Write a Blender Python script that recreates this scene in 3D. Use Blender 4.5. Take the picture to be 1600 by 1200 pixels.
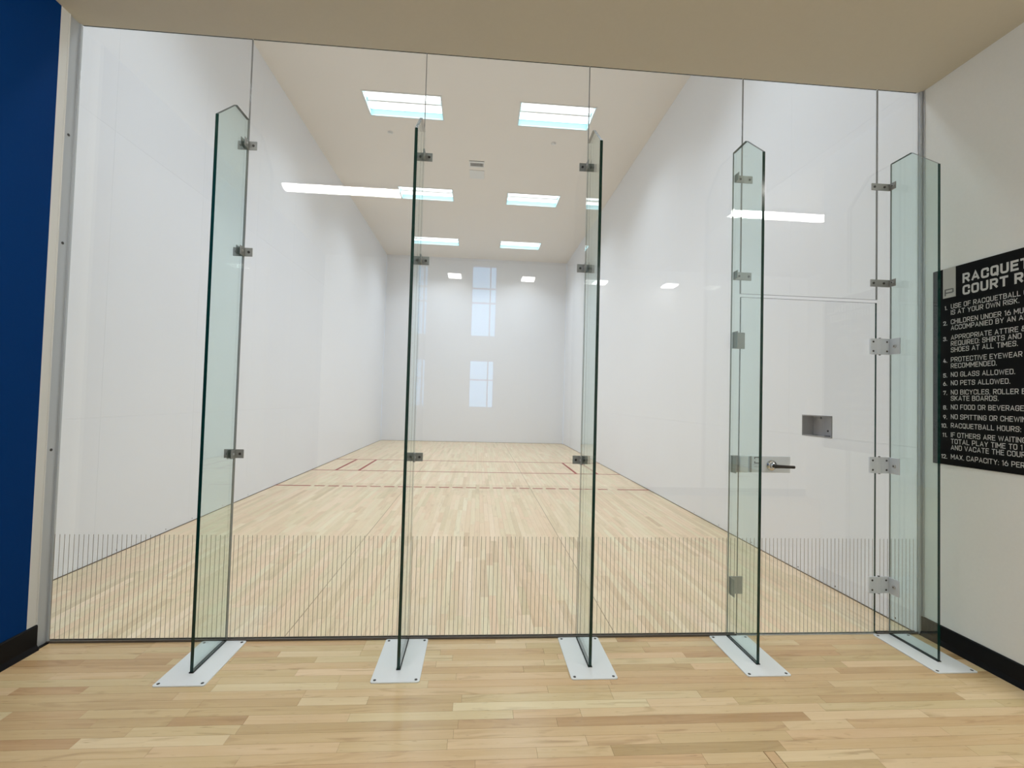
import bpy, bmesh, math, random
from mathutils import Matrix, Vector

for o in list(bpy.data.objects):
    bpy.data.objects.remove(o)
scene = bpy.context.scene
COL = scene.collection
rnd = random.Random(7)

# ------------------------------------------------------------------ camera
CAM = Vector((3.1727, -2.7545, 1.4667))
YAW, PITCH, ROLL, FPX = -0.0699, 0.0273, 0.0273, 691.25
fwd = Vector((math.sin(-YAW) * math.cos(PITCH), math.cos(YAW) * math.cos(PITCH), math.sin(PITCH)))
rgt = fwd.cross(Vector((0, 0, 1))).normalized()
upv = rgt.cross(fwd)
r2 = rgt * math.cos(ROLL) + upv * math.sin(ROLL)
u2 = -rgt * math.sin(ROLL) + upv * math.cos(ROLL)
cd = bpy.data.cameras.new('camera')
cd.sensor_width = 36.0
cd.lens = FPX * 36.0 / 1600.0
cd.shift_x = (800 - 795.64) / 1600.0
cd.shift_y = (605.04 - 600) / 1600.0
cd.clip_start = 0.02
cam = bpy.data.objects.new('camera', cd)
COL.objects.link(cam)
M = Matrix((r2, u2, -fwd)).transposed().to_4x4()
M.translation = CAM
cam.matrix_world = M
scene.camera = cam

# ------------------------------------------------------------------ sky, exposure
w = bpy.data.worlds.new('sky')
scene.world = w
w.use_nodes = True
w.node_tree.nodes['Background'].inputs[0].default_value = (0.36, 0.63, 1.0, 1)
w.node_tree.nodes['Background'].inputs[1].default_value = 4.3
COURT_LAMP = 1.9       # glow of the lenses of the court's ceiling lights
COURT_WATT = 15.0      # output of each of the two tube banks in a court light
LOBBY_LAMP = 88.0       # radiance of the lobby's ceiling strips
scene.view_settings.view_transform = 'Standard'
scene.view_settings.look = 'None'
scene.view_settings.gamma = 1.0
scene.view_settings.use_curve_mapping = False
scene.view_settings.exposure = 0.0
scene.cycles.transparent_max_bounces = 32
scene.cycles.max_bounces = 10
scene.cycles.diffuse_bounces = 6
scene.cycles.glossy_bounces = 4
scene.cycles.sample_clamp_indirect = 6.0

# ------------------------------------------------------------------ materials
def newmat(name):
    m = bpy.data.materials.new(name)
    m.use_nodes = True
    return m, m.node_tree.nodes, m.node_tree.links

def plain(name, col, rough=0.5, metal=0.0, spec=0.5, noise=0.0, nscale=30.0, bump=0.0, coat=0.0):
    m, n, l = newmat(name)
    b = n['Principled BSDF']
    b.inputs['Base Color'].default_value = (*col, 1)
    b.inputs['Roughness'].default_value = rough
    b.inputs['Metallic'].default_value = metal
    b.inputs['Specular IOR Level'].default_value = spec
    b.inputs['Coat Weight'].default_value = coat
    if noise or bump:
        g = n.new('ShaderNodeNewGeometry')
        t = n.new('ShaderNodeTexNoise')
        t.inputs['Scale'].default_value = nscale
        t.inputs['Detail'].default_value = 4
        l.new(g.outputs['Position'], t.inputs['Vector'])
        if noise:
            r = n.new('ShaderNodeMapRange')
            r.inputs['To Min'].default_value = 1 - noise
            r.inputs['To Max'].default_value = 1 + noise
            l.new(t.outputs['Fac'], r.inputs['Value'])
            mx = n.new('ShaderNodeMix')
            mx.data_type = 'RGBA'
            mx.blend_type = 'MULTIPLY'
            mx.inputs['Factor'].default_value = 1
            mx.inputs['A'].default_value = (*col, 1)
            l.new(r.outputs['Result'], mx.inputs['B'])
            l.new(mx.outputs['Result'], b.inputs['Base Color'])
        if bump:
            bp = n.new('ShaderNodeBump')
            bp.inputs['Strength'].default_value = bump
            bp.inputs['Distance'].default_value = 0.002
            l.new(t.outputs['Fac'], bp.inputs['Height'])
            l.new(bp.outputs['Normal'], b.inputs['Normal'])
    return m

def emit(name, col, s):
    m, n, l = newmat(name)
    b = n['Principled BSDF']
    b.inputs['Base Color'].default_value = (0.8, 0.8, 0.8, 1)
    b.inputs['Emission Color'].default_value = (*col, 1)
    b.inputs['Emission Strength'].default_value = s
    return m

def sheet_glass(name, tint, f0=0.04):
    """flat architectural glass: straight transmission plus mirror reflection by Schlick's law"""
    m, n, l = newmat(name)
    n.remove(n['Principled BSDF'])
    out = n['Material Output']
    lw = n.new('ShaderNodeLayerWeight')
    lw.inputs['Blend'].default_value = 0.5
    p = n.new('ShaderNodeMath'); p.operation = 'POWER'
    p.inputs[1].default_value = 4.3
    l.new(lw.outputs['Facing'], p.inputs[0])
    ma = n.new('ShaderNodeMath'); ma.operation = 'MULTIPLY_ADD'
    ma.inputs[1].default_value = 1 - f0
    ma.inputs[2].default_value = f0
    l.new(p.outputs[0], ma.inputs[0])
    tr = n.new('ShaderNodeBsdfTransparent')
    tr.inputs['Color'].default_value = (*tint, 1)
    gl = n.new('ShaderNodeBsdfGlossy')
    gl.inputs['Roughness'].default_value = 0.0
    gl.inputs['Color'].default_value = (1, 1, 1, 1)
    mx = n.new('ShaderNodeMixShader')
    l.new(ma.outputs[0], mx.inputs[0])
    l.new(tr.outputs[0], mx.inputs[1])
    l.new(gl.outputs[0], mx.inputs[2])
    l.new(mx.outputs[0], out.inputs['Surface'])
    return m

def maple(name, axis, per_object, dark, mid, light, rough):
    """maple strip; tone of each plank from the object's colour or from a face attribute"""
    m, n, l = newmat(name)
    b = n['Principled BSDF']
    if per_object:
        oi = n.new('ShaderNodeObjectInfo')
        sx = n.new('ShaderNodeSeparateColor')
        l.new(oi.outputs['Color'], sx.inputs[0])
        tone, seed = sx.outputs[0], sx.outputs[1]
    else:
        at = n.new('ShaderNodeAttribute')
        at.attribute_name = 'tone'
        sx = n.new('ShaderNodeSeparateXYZ')
        l.new(at.outputs['Vector'], sx.inputs[0])
        tone, seed = sx.outputs[0], sx.outputs[1]
    g = n.new('ShaderNodeNewGeometry')
    sc = n.new('ShaderNodeVectorMath'); sc.operation = 'MULTIPLY'
    sc.inputs[1].default_value = (1.6, 30, 1) if axis == 'x' else (30, 1.6, 1)
    l.new(g.outputs['Position'], sc.inputs[0])
    off = n.new('ShaderNodeCombineXYZ')
    k = n.new('ShaderNodeMath'); k.operation = 'MULTIPLY'; k.inputs[1].default_value = 97.0
    l.new(seed, k.inputs[0])
    l.new(k.outputs[0], off.inputs[2])
    ad = n.new('ShaderNodeVectorMath'); ad.operation = 'ADD'
    l.new(sc.outputs[0], ad.inputs[0]); l.new(off.outputs[0], ad.inputs[1])
    t1 = n.new('ShaderNodeTexNoise')
    t1.inputs['Scale'].default_value = 1.0; t1.inputs['Detail'].default_value = 6; t1.inputs['Roughness'].default_value = 0.6
    t1.inputs['Distortion'].default_value = 0.8
    l.new(ad.outputs[0], t1.inputs['Vector'])
    # mineral streaks
    sc2 = n.new('ShaderNodeVectorMath'); sc2.operation = 'MULTIPLY'
    sc2.inputs[1].default_value = (3.0, 22, 1) if axis == 'x' else (22, 3.0, 1)
    l.new(g.outputs['Position'], sc2.inputs[0])
    ad2 = n.new('ShaderNodeVectorMath'); ad2.operation = 'ADD'
    l.new(sc2.outputs[0], ad2.inputs[0]); l.new(off.outputs[0], ad2.inputs[1])
    t2 = n.new('ShaderNodeTexNoise')
    t2.inputs['Scale'].default_value = 0.7; t2.inputs['Detail'].default_value = 3; t2.inputs['Distortion'].default_value = 1.5
    l.new(ad2.outputs[0], t2.inputs['Vector'])
    mr = n.new('ShaderNodeMapRange')
    mr.inputs['From Min'].default_value = 0.58; mr.inputs['From Max'].default_value = 0.80
    mr.inputs['To Min'].default_value = 0.0; mr.inputs['To Max'].default_value = 0.7 if axis == 'x' else 0.5
    l.new(t2.outputs['Fac'], mr.inputs['Value'])
    # tone + grain
    s = n.new('ShaderNodeMath'); s.operation = 'MULTIPLY_ADD'
    s.inputs[1].default_value = 0.6
    sub = n.new('ShaderNodeMath'); sub.operation = 'SUBTRACT'; sub.inputs[1].default_value = 0.5
    l.new(t1.outputs['Fac'], sub.inputs[0])
    l.new(sub.outputs[0], s.inputs[0]); l.new(tone, s.inputs[2])
    rp = n.new('ShaderNodeValToRGB')
    e = rp.color_ramp.elements
    e[0].position = 0.0; e[0].color = (*dark, 1)
    e[1].position = 1.0; e[1].color = (*light, 1)
    x = e.new(0.45); x.color = (*mid, 1)
    l.new(s.outputs[0], rp.inputs[0])
    mx = n.new('ShaderNodeMix'); mx.data_type = 'RGBA'; mx.blend_type = 'MIX'
    l.new(mr.outputs[0], mx.inputs['Factor'])
    l.new(rp.outputs[0], mx.inputs['A'])
    mx.inputs['B'].default_value = (dark[0] * 0.72, dark[1] * 0.66, dark[2] * 0.58, 1)
    # small dark flecks
    sc3 = n.new('ShaderNodeVectorMath'); sc3.operation = 'MULTIPLY'
    sc3.inputs[1].default_value = (14, 75, 1) if axis == 'x' else (75, 14, 1)
    l.new(g.outputs['Position'], sc3.inputs[0])
    t3 = n.new('ShaderNodeTexNoise')
    t3.inputs['Scale'].default_value = 1.0; t3.inputs['Detail'].default_value = 2
    l.new(sc3.outputs[0], t3.inputs['Vector'])
    m3 = n.new('ShaderNodeMapRange')
    m3.inputs['From Min'].default_value = 0.66; m3.inputs['From Max'].default_value = 0.80
    m3.inputs['To Min'].default_value = 0.0; m3.inputs['To Max'].default_value = 0.5
    l.new(t3.outputs['Fac'], m3.inputs['Value'])
    mf = n.new('ShaderNodeMix'); mf.data_type = 'RGBA'
    l.new(m3.outputs[0], mf.inputs['Factor'])
    l.new(mx.outputs['Result'], mf.inputs['A'])
    mf.inputs['B'].default_value = (dark[0] * 0.6, dark[1] * 0.55, dark[2] * 0.5, 1)
    # rosy to greenish shift from board to board
    hu = n.new('ShaderNodeMix'); hu.data_type = 'RGBA'
    l.new(seed, hu.inputs['Factor'])
    hu.inputs['A'].default_value = (1.03, 0.965, 0.96, 1)
    hu.inputs['B'].default_value = (0.97, 1.02, 0.98, 1)
    mm = n.new('ShaderNodeMix'); mm.data_type = 'RGBA'; mm.blend_type = 'MULTIPLY'
    mm.inputs['Factor'].default_value = 1.0
    l.new(mf.outputs['Result'], mm.inputs['A'])
    l.new(hu.outputs['Result'], mm.inputs['B'])
    l.new(mm.outputs['Result'], b.inputs['Base Color'])
    b.inputs['Roughness'].default_value = rough
    b.inputs['Specular IOR Level'].default_value = 0.5
    return m

WD = ((0.56, 0.415, 0.25), (0.72, 0.565, 0.375), (0.82, 0.70, 0.51))      # court
WL = ((0.46, 0.30, 0.145), (0.64, 0.465, 0.255), (0.78, 0.63, 0.40))      # lobby
MAT = dict(
    court_wall=plain('court_wall_panel', (0.83, 0.845, 0.88), 0.5, spec=0.2, noise=0.012, nscale=1.2),
    court_ceiling=plain('court_ceiling_paint', (0.82, 0.785, 0.745), 0.8, spec=0.2, noise=0.015, nscale=2),
    joint=plain('joint_shadow_gap', (0.66, 0.66, 0.66), 0.7),
    dark_joint=plain('dark_floor_joint', (0.16, 0.12, 0.08), 0.8),
    lobby_white=plain('lobby_white_paint', (0.83, 0.84, 0.825), 0.75, spec=0.2, noise=0.02, nscale=60, bump=0.15),
    lobby_ceiling=plain('lobby_ceiling_paint', (0.60, 0.56, 0.47), 0.85, spec=0.15, noise=0.02, nscale=60, bump=0.2),
    blue=plain('blue_paint', (0.0, 0.030, 0.140), 0.7, spec=0.06, noise=0.03, nscale=60, bump=0.15),
    jamb=plain('grey_white_jamb_paint', (0.62, 0.62, 0.60), 0.5),
    channel=plain('painted_steel_channel', (0.43, 0.46, 0.49), 0.38, metal=0.2),
    alu=plain('brushed_aluminium', (0.60, 0.61, 0.62), 0.38, metal=0.85, noise=0.05, nscale=120),
    bracket=plain('satin_grey_bracket', (0.29, 0.305, 0.30), 0.42, metal=0.2, noise=0.04, nscale=90),
    hinge=plain('satin_aluminium_hinge', (0.64, 0.70, 0.76), 0.4, metal=0.15, noise=0.03, nscale=90),
    bolt=plain('dark_bolt', (0.07, 0.07, 0.07), 0.4, metal=0.6),
    black=plain('black_rubber', (0.006, 0.006, 0.006), 0.45),
    base_black=plain('black_vinyl_base', (0.003, 0.003, 0.004), 0.45, spec=0.15),
    plate=plain('white_powder_coat', (0.80, 0.84, 0.86), 0.25, spec=0.5),
    sill=plain('dark_sill', (0.10, 0.085, 0.07), 0.5),
    silicone=plain('grey_silicone', (0.22, 0.22, 0.22), 0.4),
    red=plain('red_court_paint', (0.30, 0.022, 0.02), 0.45, spec=0.2),
    pane=sheet_glass('clear_glass', (0.985, 0.993, 0.99)),
    fin=sheet_glass('green_tinted_glass', (0.88, 0.945, 0.93)),
    edge=plain('polished_green_glass_edge', (0.003, 0.030, 0.024), 0.12, spec=0.5),
    stripe=plain('grey_vinyl_stripe', (0.33, 0.29, 0.24), 0.6, spec=0.1),
    sign_black=plain('black_sign_face', (0.003, 0.003, 0.0035), 0.5, spec=0.12),
    sign_text=plain('pale_grey_lettering', (0.56, 0.56, 0.55), 0.6),
    sign_tab=plain('grey_sign_tab', (0.46, 0.455, 0.43), 0.5),
    sign_mark=plain('dark_grey_mark', (0.14, 0.14, 0.135), 0.5),
    lamp=emit('court_lamp_lens', (0.97, 1.0, 1.0), COURT_LAMP),
    troffer=plain('pale_blue_reflector', (0.60, 0.84, 0.89), 0.5),
    trim_white=plain('white_lamp_trim', (0.74, 0.75, 0.75), 0.5),
    strip=emit('strip_light_lens', (1.0, 0.975, 0.92), LOBBY_LAMP),
    spot=emit('small_lamp_lens', (1.0, 0.98, 0.95), 18.0),
    grille_dark=plain('dark_duct', (0.02, 0.02, 0.02), 0.7),
    steel_box=plain('galvanised_box', (0.42, 0.42, 0.44), 0.42, metal=0.5, noise=0.06, nscale=25),
    chrome=plain('polished_chrome', (0.62, 0.64, 0.66), 0.12, metal=1.0),
    lever=plain('dark_bronze_lever', (0.045, 0.042, 0.04), 0.3, metal=0.5),
    blind=plain('white_roller_blind', (0.8, 0.8, 0.82), 0.8),
    win_frame=plain('white_window_frame', (0.75, 0.77, 0.8), 0.5),
    subfloor=plain('subfloor', (0.26, 0.17, 0.09), 0.8),
    lobby_plank=maple('lobby_maple', 'x', True, *WL, 0.24),
    lobby_planks=maple('lobby_maple_rest', 'x', False, *WL, 0.24),
    court_plank=maple('court_maple', 'y', True, *WD, 0.28),
    court_planks=maple('court_maple_rest', 'y', False, *WD, 0.28),
    patch=maple('patch_maple', 'y', True, *WL, 0.4),
)

# ------------------------------------------------------------------ helpers
def tag(o, label=None, cat=None, group=None, kind=None):
    if label: o['label'] = label
    if cat: o['category'] = cat
    if group: o['group'] = group
    if kind: o['kind'] = kind
    return o

def empty(name, loc=(0, 0, 0)):
    o = bpy.data.objects.new(name, None)
    o.empty_display_size = 0.1
    o.location = loc
    COL.objects.link(o)
    return o

def link(name, me, parent=None, loc=(0, 0, 0), scale=None):
    o = bpy.data.objects.new(name, me)
    COL.objects.link(o)
    o.location = loc
    if scale: o.scale = scale
    if parent: o.parent = parent
    return o

def mesh(name, verts, faces, mats, fm=None, smooth=False):
    me = bpy.data.meshes.new(name)
    me.from_pydata(verts, [], faces)
    for m in (mats if isinstance(mats, (list, tuple)) else [mats]):
        me.materials.append(m)
    if fm:
        me.polygons.foreach_set('material_index', fm)
    if smooth:
        me.polygons.foreach_set('use_smooth', [True] * len(me.polygons))
    me.update()
    return me

BF = [(0, 3, 2, 1), (4, 5, 6, 7), (0, 1, 5, 4), (1, 2, 6, 5), (2, 3, 7, 6), (3, 0, 4, 7)]
def boxes(bl):
    v, f = [], []
    for (x0, x1, y0, y1, z0, z1) in bl:
        k = len(v)
        v += [(x0, y0, z0), (x1, y0, z0), (x1, y1, z0), (x0, y1, z0), (x0, y0, z1), (x1, y0, z1), (x1, y1, z1), (x0, y1, z1)]
        f += [tuple(i + k for i in q) for q in BF]
    return v, f

def box(name, b, mat, parent=None, loc=(0, 0, 0), bevel=0.0):
    bl = b if isinstance(b, list) else [b]
    v, f = boxes(bl)
    me = mesh(name, v, f, mat)
    if bevel:
        bm = bmesh.new(); bm.from_mesh(me)
        bmesh.ops.bevel(bm, geom=bm.edges[:], offset=bevel, segments=2, profile=0.6, affect='EDGES')
        bm.to_mesh(me); bm.free()
    return link(name, me, parent, loc)

def prism(pts, axis, a, b):
    """closed polygon pts (2D) extruded along axis from a to b"""
    n = len(pts)
    def P(p, t):
        return {'x': (t, p[0], p[1]), 'y': (p[0], t, p[1]), 'z': (p[0], p[1], t)}[axis]
    v = [P(p, a) for p in pts] + [P(p, b) for p in pts]
    f = [tuple(range(n))[::-1], tuple(range(n, 2 * n))]
    f += [(i, (i + 1) % n, n + (i + 1) % n, n + i) for i in range(n)]
    return v, f

def fix_normals(me):
    bm = bmesh.new(); bm.from_mesh(me)
    bmesh.ops.recalc_face_normals(bm, faces=bm.faces[:])
    bm.to_mesh(me); bm.free()
    return me

def disc_profile(prof, axis, seg=14):
    """solid of revolution: prof = [(radius, height)...] along axis; closed at both ends"""
    v, f = [], []
    for (r, h) in prof:
        for i in range(seg):
            a = 2 * math.pi * i / seg
            c, s = r * math.cos(a), r * math.sin(a)
            v.append({'x': (h, c, s), 'y': (c, h, s), 'z': (c, s, h)}[axis])
    for k in range(len(prof) - 1):
        for i in range(seg):
            j = (i + 1) % seg
            f.append((k * seg + i, k * seg + j, (k + 1) * seg + j, (k + 1) * seg + i))
    f.append(tuple(range(seg))[::-1])
    f.append(tuple(range((len(prof) - 1) * seg, len(prof) * seg)))
    return v, f

def revolve(name, prof, axis, mat, seg=14):
    return fix_normals(mesh(name, *disc_profile(prof, axis, seg), mat))

def cells(x0, x1, y0, y1, holes):
    """rectangles that fill x0..x1, y0..y1 except the holes"""
    xs = sorted({x0, x1, *[h[0] for h in holes], *[h[1] for h in holes]})
    ys = sorted({y0, y1, *[h[2] for h in holes], *[h[3] for h in holes]})
    out = []
    for j in range(len(ys) - 1):
        run = None
        for i in range(len(xs) - 1):
            cx, cy = (xs[i] + xs[i + 1]) / 2, (ys[j] + ys[j + 1]) / 2
            hole = any(h[0] < cx < h[1] and h[2] < cy < h[3] for h in holes)
            if hole:
                if run: out.append(run); run = None
            else:
                run = [run[0], xs[i + 1], ys[j], ys[j + 1]] if run else [xs[i], xs[i + 1], ys[j], ys[j + 1]]
        if run: out.append(run)
    return out

# ------------------------------------------------------------------ dimensions
W, L, H = 6.096, 12.192, 6.20          # court
HT = 3.626                             # lobby ceiling = top of the glass
XL, XR = 0.756, 6.12                   # lobby side walls
FIN_X = [1.7345, 2.7906, 3.8319, 4.798, 5.901]
DOOR = (4.862, 5.809)
GT = 0.0127                            # pane thickness; lobby face at y = 0
LY = -4.2                             # rear wall of the lobby
LX = 8.6

# ------------------------------------------------------------------ court shell
def court_wall(name, label, place, length, seams_at, hole=None):
    """base slab plus white sheets 4 ft wide with hairline joints; place(u, d, z) maps length/depth/height to the room"""
    root = empty(name)
    tag(root, label, 'wall', kind='structure')
    def bx(nm, u0, u1, d0, d1, z0, z1, mat):
        a, b = place(u0, d0), place(u1, d1)
        return box(nm, (min(a[0], b[0]), max(a[0], b[0]), min(a[1], b[1]), max(a[1], b[1]), z0, z1), mat, root)
    # backing of the wall
    if hole:
        for c in cells(0, length, 0, H, [hole]):
            bx('wall_backing', c[0], c[1], 0.012, 0.12, c[2], c[3], MAT['joint'])
    else:
        bx('wall_backing', 0, length, 0.012, 0.12, 0, H, MAT['joint'])
    g = 0.0004
    rows = [0.006, 1.22, 3.68, H]
    us = [i * 1.22 for i in range(int(length / 1.22) + 1)]
    if length - us[-1] < 0.2: us[-1] = length
    else: us.append(length)
    for zi in range(3):
        for ui in range(len(us) - 1):
            u0, u1, z0, z1 = us[ui] + g, us[ui + 1] - g, rows[zi] + g, rows[zi + 1] - g
            if hole and hole[0] < u1 and hole[1] > u0 and hole[2] < z1 and hole[3] > z0:
                h = [max(hole[0], u0), min(hole[1], u1), max(hole[2], z0), min(hole[3], z1)]
                bl = []
                for c in cells(u0, u1, z0, z1, [h]):
                    a, b = place(c[0], 0.0), place(c[1], 0.0119)
                    bl.append((min(a[0], b[0]), max(a[0], b[0]), min(a[1], b[1]), max(a[1], b[1]), c[2], c[3]))
                box('wall_panel', bl, MAT['court_wall'], root)
            else:
                bx('wall_panel', u0, u1, 0.0, 0.0119, z0, z1, MAT['court_wall'])
    return root

BOXH = (0.712, 1.041, 1.222, 1.395)    # ball box recess in the right wall (y0, y1, z0, z1)
wl = court_wall('wall_left', 'long white panelled side wall of the court, on the left behind the glass', lambda u, d: (-d, u), L, 0)
wr = court_wall('wall_right', 'long white panelled side wall of the court with a small recessed metal box', lambda u, d: (W + d, u), L, 0, BOXH)
wf = court_wall('wall_front', 'white far end wall of the court facing the glass', lambda u, d: (u, L + d), W, 0)
# small screws along the foot of the side walls
scr = revolve('wall_screw', [(0.0055, 0), (0.0055, 0.0012), (0.003, 0.002)], 'x', MAT['bolt'], 10)
for y in (0.857, 1.46, 2.085, 2.506, 3.1, 3.72):
    link('screw', scr, wl, (0, y, 0.03))
for y in (0.149, 0.665, 1.081, 1.764, 2.4, 3.0):
    o = link('screw', scr, wr, (W, y, 0.028)); o.rotation_euler = (0, 0, math.pi)
# opaque part of the end wall around the glass: beside the left post and above the lobby ceiling
wb = box('wall_back', [(-0.12, XL - 0.16, -0.12, GT + 0.002, 0, H), (XL - 0.16, W + 0.12, -0.12, GT + 0.002, HT + 0.016, H)], MAT['court_wall'])
tag(wb, 'white wall above and beside the glass, closing the near end of the court', 'wall', kind='structure')

TROFFERS = [(xc, yc) for yc in (1.34, 4.445, 7.56, 10.67) for xc in (1.842, 4.33)]
TW, TD = 0.605, 0.295
holes = [(x - TW, x + TW, y - TD, y + TD) for x, y in TROFFERS]
GR = (2.86, 3.17, 5.97, 6.22)
cl = box('ceiling', [(c[0], c[1], c[2], c[3], H, H + 0.12) for c in cells(-0.12, W + 0.12, -0.12, L + 0.12, holes)], MAT['court_ceiling'])
tag(cl, 'warm white flat ceiling high above the court', 'ceiling', kind='structure')

# ------------------------------------------------------------------ floors of maple strips
unit_v, unit_f = boxes([(0, 1, 0, 1, -1, 0)])
UNIT = {}
def plank_mesh(key):
    if key not in UNIT:
        UNIT[key] = mesh('plank', unit_v, unit_f, MAT[key])
    return UNIT[key]

def strips(root, rects, near, mat1, matn, sigma, limit=300):
    """rects: (x0,x1,y0,y1). The nearest become single planks, the rest one part."""
    g = 0.00045
    rects = sorted(rects, key=near)
    for (x0, x1, y0, y1) in rects[:limit]:
        o = link('plank', plank_mesh(mat1), root, (x0 + g, y0 + g, 0), (x1 - x0 - 2 * g, y1 - y0 - 2 * g, 0.012))
        o.color = (min(1, max(0, rnd.gauss(0.52, sigma))), rnd.random(), 0, 1)
    v, f, tone = [], [], []
    for (x0, x1, y0, y1) in rects[limit:]:
        k = len(v)
        bv, bf = boxes([(x0 + g, x1 - g, y0 + g, y1 - g, -0.012, 0)])
        v += bv; f += [tuple(i + k for i in q) for q in bf]
        t = (min(1, max(0, rnd.gauss(0.52, sigma))), rnd.random(), 0)
        tone += list(t) * 6
    me = mesh('planks', v, f, MAT[matn])
    at = me.attributes.new('tone', 'FLOAT_VECTOR', 'FACE')
    at.data.foreach_set('vector', tone)
    o = link('floorboards', me, root)
    tag(o, kind='stuff')
    return o

# court floor: three bays of strips running away from the glass
fl = box('floor', (-0.12, W + 0.12, 0.0, L + 0.12, -0.10, -0.0125), MAT['subfloor'])
tag(fl, 'pale maple strip floor of the court with red lines', 'floor', kind='structure')
rects = []
for b0, b1 in ((0.006, 2.050), (2.054, 4.080), (4.084, W - 0.006)):
    n = 36
    for i in range(n):
        x0 = b0 + (b1 - b0) * i / n
        x1 = b0 + (b1 - b0) * (i + 1) / n
        y = GT + 0.004
        first = True
        while y < L - 0.01:
            ln = rnd.choice((0.3, 0.45, 0.6, 0.75, 0.9, 1.1)) * (rnd.uniform(0.3, 1) if first else 1)
            first = False
            y1 = min(L - 0.006, y + ln)
            if L - y1 < 0.25: y1 = L - 0.006
            rects.append((x0, x1, y, y1)); y = y1
strips(fl, rects, lambda r: (0.5 * (r[2] + r[3])) + 0.02 * abs(r[0] - CAM.x) + (3 if r[1] < 0.3 else 0), 'court_plank', 'court_planks', 0.14)
for x in (2.052, 4.082):
    box('floor_joint', (x - 0.0035, x + 0.0035, GT, L - 0.01, -0.012, -0.003), MAT['dark_joint'], fl)
for nm, b in (('wall_gap', (0.0, 0.006, GT, L, -0.012, 0.004)), ('wall_gap', (W - 0.006, W, GT, L, -0.012, 0.004)), ('wall_gap', (0, W, L - 0.006, L, -0.012, 0.004))):
    box(nm, b, MAT['dark_joint'], fl)
# red lines, 38 mm wide, painted on the boards
def line(nm, x0, x1, y0, y1):
    box(nm, (x0, x1, y0, y1, 0.0, 0.0006), MAT['red'], fl)
lw = 0.024
line('service_line', 0.006, W - 0.006, 7.62 - lw, 7.62 + lw)
line('short_line', 0.006, W - 0.006, 6.096 - lw, 6.096 + lw)
for x in (0.457, 0.895, W - 0.895, W - 0.457):
    line('service_box_line', x - lw, x + lw, 6.096 + lw, 7.62 - lw)
line('receiving_line', 0.006, 0.545, 4.572 - lw, 4.572 + lw)
line('receiving_line', W - 0.545, W - 0.006, 4.572 - lw, 4.572 + lw)
n = 23
pitch = (W - 1.09 + 0.055) / n
for i in range(n):
    a = 0.545 + 0.055 + i * pitch
    if a + pitch - 0.055 <= W - 0.545 + 1e-3 and i < n - 0:
        line('line_dash', a, min(a + pitch - 0.055, W - 0.6), 4.572 - lw, 4.572 + lw)

# lobby floor: strips running across
ff = box('floor_lobby', (XL - 0.12, LX + 0.12, LY - 0.12, 0.0, -0.10, -0.0125), MAT['subfloor'])
tag(ff, 'honey maple strip floor of the lobby in front of the glass', 'floor', kind='structure')
rects = []
y = -0.004
row = 0
PATCH = (4.428, 4.474, -1.315, -0.916)
while y - 0.057 > LY:
    x = XL
    first = True
    while x < LX - 0.01:
        ln = rnd.choice((0.32, 0.45, 0.6, 0.75, 0.95, 1.2)) * (rnd.uniform(0.3, 1) if first else 1)
        first = False
        x1 = min(LX, x + ln)
        if LX - x1 < 0.2: x1 = LX
        y0 = y - 0.057
        if y0 < PATCH[3] - 0.005 and y > PATCH[2] + 0.005 and x < PATCH[1] and x1 > PATCH[0]:
            if PATCH[0] - 0.003 - x > 0.02: rects.append((x, PATCH[0] - 0.003, y0, y))
            if x1 - PATCH[1] - 0.003 > 0.02: rects.append((PATCH[1] + 0.003, x1, y0, y))
        else:
            rects.append((x, x1, y0, y))
        x = x1
    y -= 0.057
    row += 1
strips(ff, rects, lambda r: abs(r[3]) + 0.02 * abs((r[0] + r[1]) / 2 - CAM.x) + (6 if r[0] > XR - 0.1 else 0), 'lobby_plank', 'lobby_planks', 0.19)
box('patch_gap', (PATCH[0] - 0.003, PATCH[1] + 0.003, PATCH[2], PATCH[3] + 0.002, -0.0124, -0.006), MAT['black'], ff)
yy = PATCH[3]
for k, ln in enumerate((0.062, 0.09, 0.12, 0.1)):
    o = box('patch_block', (PATCH[0], PATCH[1], yy - ln, yy - 0.0012, -0.012, -0.0003), MAT['patch'], ff)
    o.color = (0.35 + 0.1 * (k % 2), 0.2 * k, 0, 1)
    yy -= ln

# ------------------------------------------------------------------ lobby shell
c = box('ceiling_lobby', (XL - 0.12, LX + 0.12, LY - 0.12, 0.0, HT, HT + 0.016), MAT['lobby_ceiling'])
tag(c, 'low beige lobby ceiling running up to the top of the glass', 'ceiling', kind='structure')
wlb = box('wall_lobby_left', (XL - 0.16, XL, LY, -0.131, 0, HT), MAT['blue'])
tag(wlb, 'deep blue painted lobby wall at the left edge', 'wall', kind='structure')
tr = empty('trim_1', (XL, -0.1, 0))
tag(tr, 'tall grey-white painted post between the blue wall and the glass', 'trim', kind='structure')
box('post_face', (-0.16, 0.0, -0.031, 0.022, 0, HT), MAT['jamb'], tr)
box('post_bead', (-0.05, 0.003, 0.020, 0.026, 0, HT), MAT['jamb'], tr, bevel=0.0012)
box('post_channel', (-0.16, -0.006, 0.026, 0.1 + GT + 0.002, 0, HT), MAT['channel'], tr)
box('post_lip', (-0.02, 0.004, 0.0995 - 0.008, 0.0995, 0, HT), MAT['channel'], tr)
sc_x = revolve('post_screw', [(0.008, 0), (0.008, 0.002), (0.005, 0.004)], 'x', MAT['bolt'], 12)
for z in (2.936, 2.30, 1.107):
    link('screw', sc_x, tr, (-0.006, 0.059, z))
wrb = box('wall_lobby_right', (XR, LX + 0.12, -0.84, -0.002, 0, HT), MAT['lobby_white'])
tag(wrb, 'off-white lobby wall at the right carrying the black sign', 'wall', kind='structure')
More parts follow.
